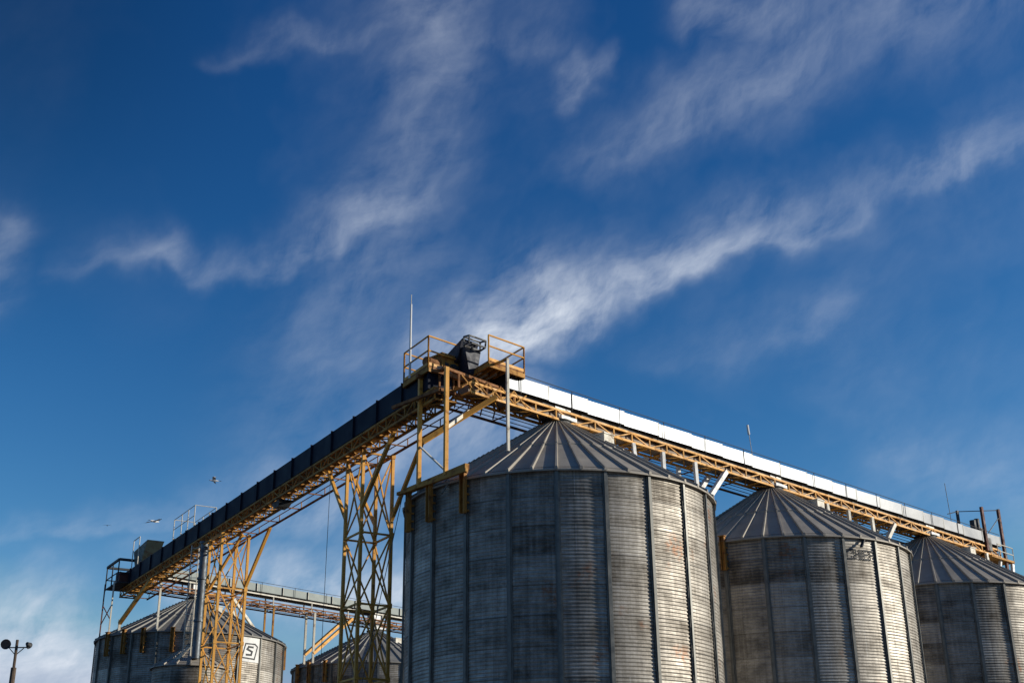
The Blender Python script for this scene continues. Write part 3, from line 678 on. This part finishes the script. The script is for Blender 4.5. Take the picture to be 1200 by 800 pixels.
def gull(label, c, s, head, flap, mats=(BIRD, BIRDG)):
    t = thing('gull', label, 'bird', c, 'gulls in flight'); c = Vector(c)
    h = Vector((math.cos(head), math.sin(head), 0)); r = Vector((h.y, -h.x, 0)); u = Vector((0,0,1))
    m = MB(); n = 8; prof = [(-.62,.02,.0),(-.5,.07,0),(-.3,.12,0),(0,.16,0),(.25,.13,.01),(.38,.09,.03),(.47,.10,.05),(.56,.07,.05),(.60,.03,.04),(.70,.01,.02)]
    vs = [c+s*(h*x+u*z+(r*math.cos(2*pi*i/n)+u*.85*math.sin(2*pi*i/n))*q) for x, q, z in prof for i in range(n)]
    fs = [(k*n+i, k*n+(i+1) % n, (k+1)*n+(i+1) % n, (k+1)*n+i) for k in range(len(prof)-1) for i in range(n)]
    m.add(vs, fs)
    m.add([c+s*(h*-.55+r*.04), c+s*(h*-.55-r*.04), c+s*(h*-.9-r*.16), c+s*(h*-.9+r*.16)], [(0,1,2,3)])   # tail
    for sd in (-1, 1):    # wings belong to the same continuous body
        sec = [(.10,.22,-.22,.03),(.55,.26,-.14,.10+flap),(1.0,.16,-.18,.12+flap*.7),(1.32,-.02,-.22,.02+flap*.3)]
        vs = []
        for y, f_, b_, z in sec: vs += [c+s*(h*f_+r*sd*y+u*(z+.02)), c+s*(h*b_+r*sd*y+u*z)]
        fs = [(2*k,2*k+1,2*k+3,2*k+2) for k in range(3)]; m.add(vs, fs)
    m.build('body', mats[0], t, smooth=True)
    for sd in (-1, 1):
        m = MB(); m.add([c+s*(h*-.02+r*sd*1.32+u*(.04+flap*.3)), c+s*(h*-.22+r*sd*1.32+u*(.02+flap*.3)), c+s*(h*-.34+r*sd*1.62+u*(flap*.1))], [(0,1,2)]); m.build('wing_tip', mats[1], t)
def ray(az, el, D):
    a = math.radians(az); return (-58.8+D*math.sin(a), -55.8+D*math.cos(a), D*math.tan(math.radians(el)))
BPOS = [(30.54,15.60,240),(28.09,13.70,235),(26.1,13.4,520)]
gull('upper white gull flying just above the dark conveyor', ray(*BPOS[0]), 1.5, math.radians(150), .18)
gull('lower white gull flying left of the dark conveyor rail', ray(*BPOS[1]), 1.6, math.radians(10), -.05)
gull('tiny distant dark bird left of the two white gulls', ray(*BPOS[2]), 1.2, math.radians(60), .1, (DARK, DARK))

# ------------------------------------------------------------------ camera
f_px, psi, th, ro = 1471.857, .774808, .387592, -.011520
Fv = Vector((math.sin(psi)*math.cos(th), math.cos(psi)*math.cos(th), math.sin(th)))
Rt = Vector((math.cos(psi), -math.sin(psi), 0)); U = Rt.cross(Fv)
R2 = Rt*math.cos(ro)+U*math.sin(ro); U2 = U*math.cos(ro)-Rt*math.sin(ro)
cam = bpy.data.cameras.new('camera'); co = bpy.data.objects.new('camera', cam); COL.objects.link(co)
cam.sensor_width = 36; cam.lens = f_px/1200*36; cam.clip_end = 20000
M = Matrix((R2, U2, -Fv)).transposed().to_4x4(); M.translation = W((-58.798, -55.807, 0)); co.matrix_world = M
scn.camera = co

# ------------------------------------------------------------------ light
SE, SA_ = math.radians(17), math.radians(45)     # elevation; azimuth from -Y towards +X
sd = Vector((math.sin(SA_)*math.cos(SE), -math.cos(SA_)*math.cos(SE), math.sin(SE)))
sl = bpy.data.lights.new('sun', 'SUN'); sl.energy = 5.0; sl.angle = math.radians(.53); sl.color = (1, .93, .80)
so = bpy.data.objects.new('sun', sl); COL.objects.link(so); so.rotation_euler = sd.to_track_quat('Z', 'Y').to_euler(); so.location = (20,-40,60)

# ------------------------------------------------------------------ sky with cirrus
w = bpy.data.worlds.new('World'); scn.world = w; w.use_nodes = True
nt = w.node_tree; nt.nodes.clear(); g = G(nt)
out = g.n('ShaderNodeOutputWorld'); bg = g.n('ShaderNodeBackground'); g.link(bg.outputs[0], out.inputs[0])
sky = g.n('ShaderNodeTexSky'); sky.sky_type = 'NISHITA'; sky.sun_disc = False
sky.sun_elevation = SE; sky.sun_rotation = math.atan2(sd.x, sd.y)
sky.air_density = 1.0; sky.dust_density = .4; sky.ozone_density = 3.0; sky.altitude = 1000
D = g.n('ShaderNodeTexCoord').outputs['Generated']
sp = g.n('ShaderNodeSeparateXYZ'); g.link(D, sp.inputs[0])
el = g.m('MULTIPLY', g.m('ARCSINE', sp.outputs[2]), 180/pi)
az = g.m('MULTIPLY', g.m('ARCTAN2', sp.outputs[0], sp.outputs[1]), 180/pi)
cb = g.n('ShaderNodeCombineXYZ'); g.link(az, cb.inputs[0]); g.link(g.m('MULTIPLY', el, 1.05), cb.inputs[1])
P0 = cb.outputs[0]
def nvec(vec, scale, detail, rough, zoff):
    x = g.n('ShaderNodeTexNoise'); a = g.v('ADD', vec, (0,0,zoff)); g.link(a.outputs[0], x.inputs['Vector'])
    x.inputs['Scale'].default_value = scale; x.inputs['Detail'].default_value = detail; x.inputs['Roughness'].default_value = rough
    return x
w1 = g.v('SUBTRACT', nvec(P0, .16, 3, .5, 3).outputs['Color'], (.5,.5,.5)).outputs[0]
w2 = g.v('SUBTRACT', nvec(P0, .55, 3, .5, 9).outputs['Color'], (.5,.5,.5)).outputs[0]
P1 = g.v('ADD', P0, g.v('SCALE', w1, scale=3.0).outputs[0]).outputs[0]
P1 = g.v('ADD', P1, g.v('SCALE', w2, scale=1.5).outputs[0]).outputs[0]
fl = g.v('MULTIPLY', P1, (1,1,0)).outputs[0]
STROKES = [   # (points az/el, widths, strengths, softness of the lower side)
 ([(41.5,20.7),(43.8,21.6),(46.5,22.9),(50.4,24.0),(53.2,25.0),(55.6,26.0),(59.4,26.2),(62.3,27.2),(66.6,27.9),(70.5,29.2)], [2.0,2.3,2.4,1.9,1.5,1.5,1.4,1.1,1.2,1.8], [.62,.95,.95,.50,.50,.34,.30,.12,.30,.10], .50),
 ([(48.6,30.2),(53.5,32.0),(58.1,33.1),(62.6,34.4),(69.5,35.4)], [1.3,1.6,1.9,2.6,3.4], [.11,.20,.19,.16,.15], .9),
 ([(40.4,38.4),(39.9,34.3),(39.0,30.0),(37.8,26.0),(34.9,21.5),(33.0,17.3)], [2.4,2.3,2.4,2.9,3.0,2.8], [.17,.15,.14,.15,.12,.08], 1),
 ([(22.4,23.5),(24.5,24.7),(27.2,25.4),(28.7,24.6),(31.3,24.8),(34.1,25.9),(37.5,27.4),(39.9,28.9)], [.6,.8,.85,.7,.8,1.1,1.4,1.4], [.06,.11,.24,.15,.18,.22,.28,.18], .7),
 ([(28.5,33.6),(32.2,35.0),(38.5,35.6),(46.4,35.4)], [.35,.6,.55,.8], [.04,.12,.08,.09], .9),
 ([(46.8,32.9),(48.0,34.0),(49.2,34.4)], [.6,1.0,.6], [.12,.22,.12], .8),
 ([(19.6,22.6),(20.2,25.8)], [1.1,1.0], [.20,.15], 1),
 ([(43.0,22.5),(44.6,25.0)], [1.9,1.7], [.3,.16], 1),
 ([(20,7.6),(24.0,8.4),(28.6,6.0)], [2.4,2.5,2.0], [.9,1.0,.6], 1),
 ([(30.5,13.6),(34.0,14.6),(37.6,14.0)], [1.4,2.0,1.8], [.16,.34,.30], .8),
 ([(28.8,11.2),(35.8,10.1),(41.5,10.4)], [1.6,1.9,1.8], [.35,.7,.7], .8),
 ([(36,16.5),(44.5,18.8)], [1.7,1.9], [.28,.42], 1),
 ([(50.5,21.0),(56.3,21.2),(60.0,22.2)], [1.0,1.3,.9], [.03,.10,.13], .6),
 ([(21.8,12.5),(25.9,13.2),(31.0,14.2)], [.6,.7,.6], [.16,.20,.14], .7),
 ([(54.5,36.4),(59.5,35.6)], [1.4,1.6], [.20,.20], 1),
 ([(62,15.5),(72,14.0)], [2.2,2.6], [.12,.16], 1),
]
base = None
for pts, ws, ss, lo_ in STROKES:
    for i in range(len(pts)-1):
        a = (pts[i][0], pts[i][1]*1.05, 0); b = (pts[i+1][0], pts[i+1][1]*1.05, 0)
        ba = (b[0]-a[0], b[1]-a[1], 0); L2 = ba[0]**2+ba[1]**2
        pa = g.v('SUBTRACT', fl, a).outputs[0]
        dt = g.n('ShaderNodeVectorMath', operation='DOT_PRODUCT'); g.link(pa, dt.inputs[0]); dt.inputs[1].default_value = ba
        h = g.m('MULTIPLY', dt.outputs['Value'], 1/L2, clamp=True)
        q = g.v('SCALE', ba, scale=h).outputs[0]
        ln = g.n('ShaderNodeVectorMath', operation='LENGTH'); g.link(g.v('SUBTRACT', pa, q).outputs[0], ln.inputs[0])
        wd = g.m('MULTIPLY_ADD', h, ws[i+1]-ws[i], ws[i]); st = g.m('MULTIPLY_ADD', h, ss[i+1]-ss[i], ss[i])
        if lo_ < 1:
            cr = g.n('ShaderNodeVectorMath', operation='DOT_PRODUCT'); g.link(pa, cr.inputs[0]); cr.inputs[1].default_value = (-ba[1]/math.sqrt(L2), ba[0]/math.sqrt(L2), 0)
            wd = g.m('MULTIPLY', wd, g.ramp(cr.outputs['Value'], -.5, .6, lo_, 1.25))
        rr = g.m('DIVIDE', ln.outputs['Value'], wd)
        fall = g.m('POWER', 2.718, g.m('MULTIPLY', g.m('MULTIPLY', rr, rr), -1.1))
        v = g.m('MULTIPLY', fall, st)
        base = v if base is None else g.m('MAXIMUM', base, v)
# wispy structure: noise stretched along the drift of the cirrus (rotated ~20 deg)
P2 = g.v('ADD', P0, g.v('SCALE', w1, scale=2.5).outputs[0]).outputs[0]
P2 = g.v('ADD', P2, g.v('SCALE', w2, scale=.6).outputs[0]).outputs[0]
mp = g.n('ShaderNodeMapping', vector_type='TEXTURE'); g.link(P2, mp.inputs[0]); mp.inputs['Rotation'].default_value = (0,0,math.radians(24)); mp.inputs['Scale'].default_value = (2.8,.9,1)
wa = nvec(mp.outputs[0], .55, 9, .62, 1).outputs['Fac']
mp2 = g.n('ShaderNodeMapping', vector_type='TEXTURE'); g.link(P2, mp2.inputs[0]); mp2.inputs['Rotation'].default_value = (0,0,math.radians(58)); mp2.inputs['Scale'].default_value = (2.0,.9,1)
wb = nvec(mp2.outputs[0], .55, 9, .60, 5).outputs['Fac']
wn = g.m('ADD', g.m('MULTIPLY', wa, .5), g.m('MULTIPLY', wb, .5))
dens = g.m('MULTIPLY', base, g.ramp(wn, .36, .64, .18, 1.2))
veil = g.m('MULTIPLY', g.ramp(nvec(P1, .09, 4, .55, 21).outputs['Fac'], .45, .75), .10)
veil = g.m('MULTIPLY', veil, g.ramp(az, 26, 40, .15, 1))
dens = g.m('ADD', dens, g.m('MULTIPLY', veil, g.ramp(wn, .35, .65, .3, 1.2)))
dens = g.m('MINIMUM', g.m('MAXIMUM', dens, 0.0), .92)
dens = g.m('MULTIPLY', dens, g.ramp(el, -1, 4, 0, 1))
hs = g.n('ShaderNodeHueSaturation'); hs.inputs['Saturation'].default_value = 1.22; hs.inputs['Hue'].default_value = .5; g.link(sky.outputs[0], hs.inputs['Color'])
REF = (.80, 3.45, 7.8)
gq = g.v('MULTIPLY', hs.outputs[0], (.95/REF[0], 1.0/REF[1], 1.08/REF[2])).outputs[0]
gq = g.v('MINIMUM', gq, (1.86,.80,.60)).outputs[0]
gx = g.n('ShaderNodeSeparateXYZ'); g.link(gq, gx.inputs[0]); gc = g.n('ShaderNodeCombineXYZ')
for i, (r_g, ex, gn) in enumerate(zip(REF, (1.75, 1.45, 1.2), (1.35, 1.72, 1.46))): g.link(g.m('MULTIPLY', g.m('POWER', gx.outputs[i], ex), r_g*gn), gc.inputs[i])
gm = gc.outputs[0]
# the deep, polarised part of the sky away from the sun
pd_ = g.v('SUBTRACT', P0, (15, 38, 0)).outputs[0]; pl_ = g.n('ShaderNodeVectorMath', operation='LENGTH'); g.link(pd_, pl_.inputs[0])
gm = g.mix(g.ramp(pl_.outputs['Value'], 2, 20, .75, 0, True), gm, (.45, .50, .50), 'MULTIPLY')
# clouds are lit by the sun: brighter than the blue behind them
col = g.mix(dens, gm, (8.4,9.1,10.2))
g.link(col, bg.inputs[0]); bg.inputs[1].default_value = .085
scn.view_settings.view_transform = 'Standard'; scn.view_settings.look = 'None'; scn.view_settings.exposure = 0
scn.render.engine = 'CYCLES'
scn.cycles.max_bounces = 5; scn.cycles.diffuse_bounces = 3; scn.cycles.glossy_bounces = 3
w.cycles.sampling_method = 'MANUAL'; w.cycles.sample_map_resolution = 512
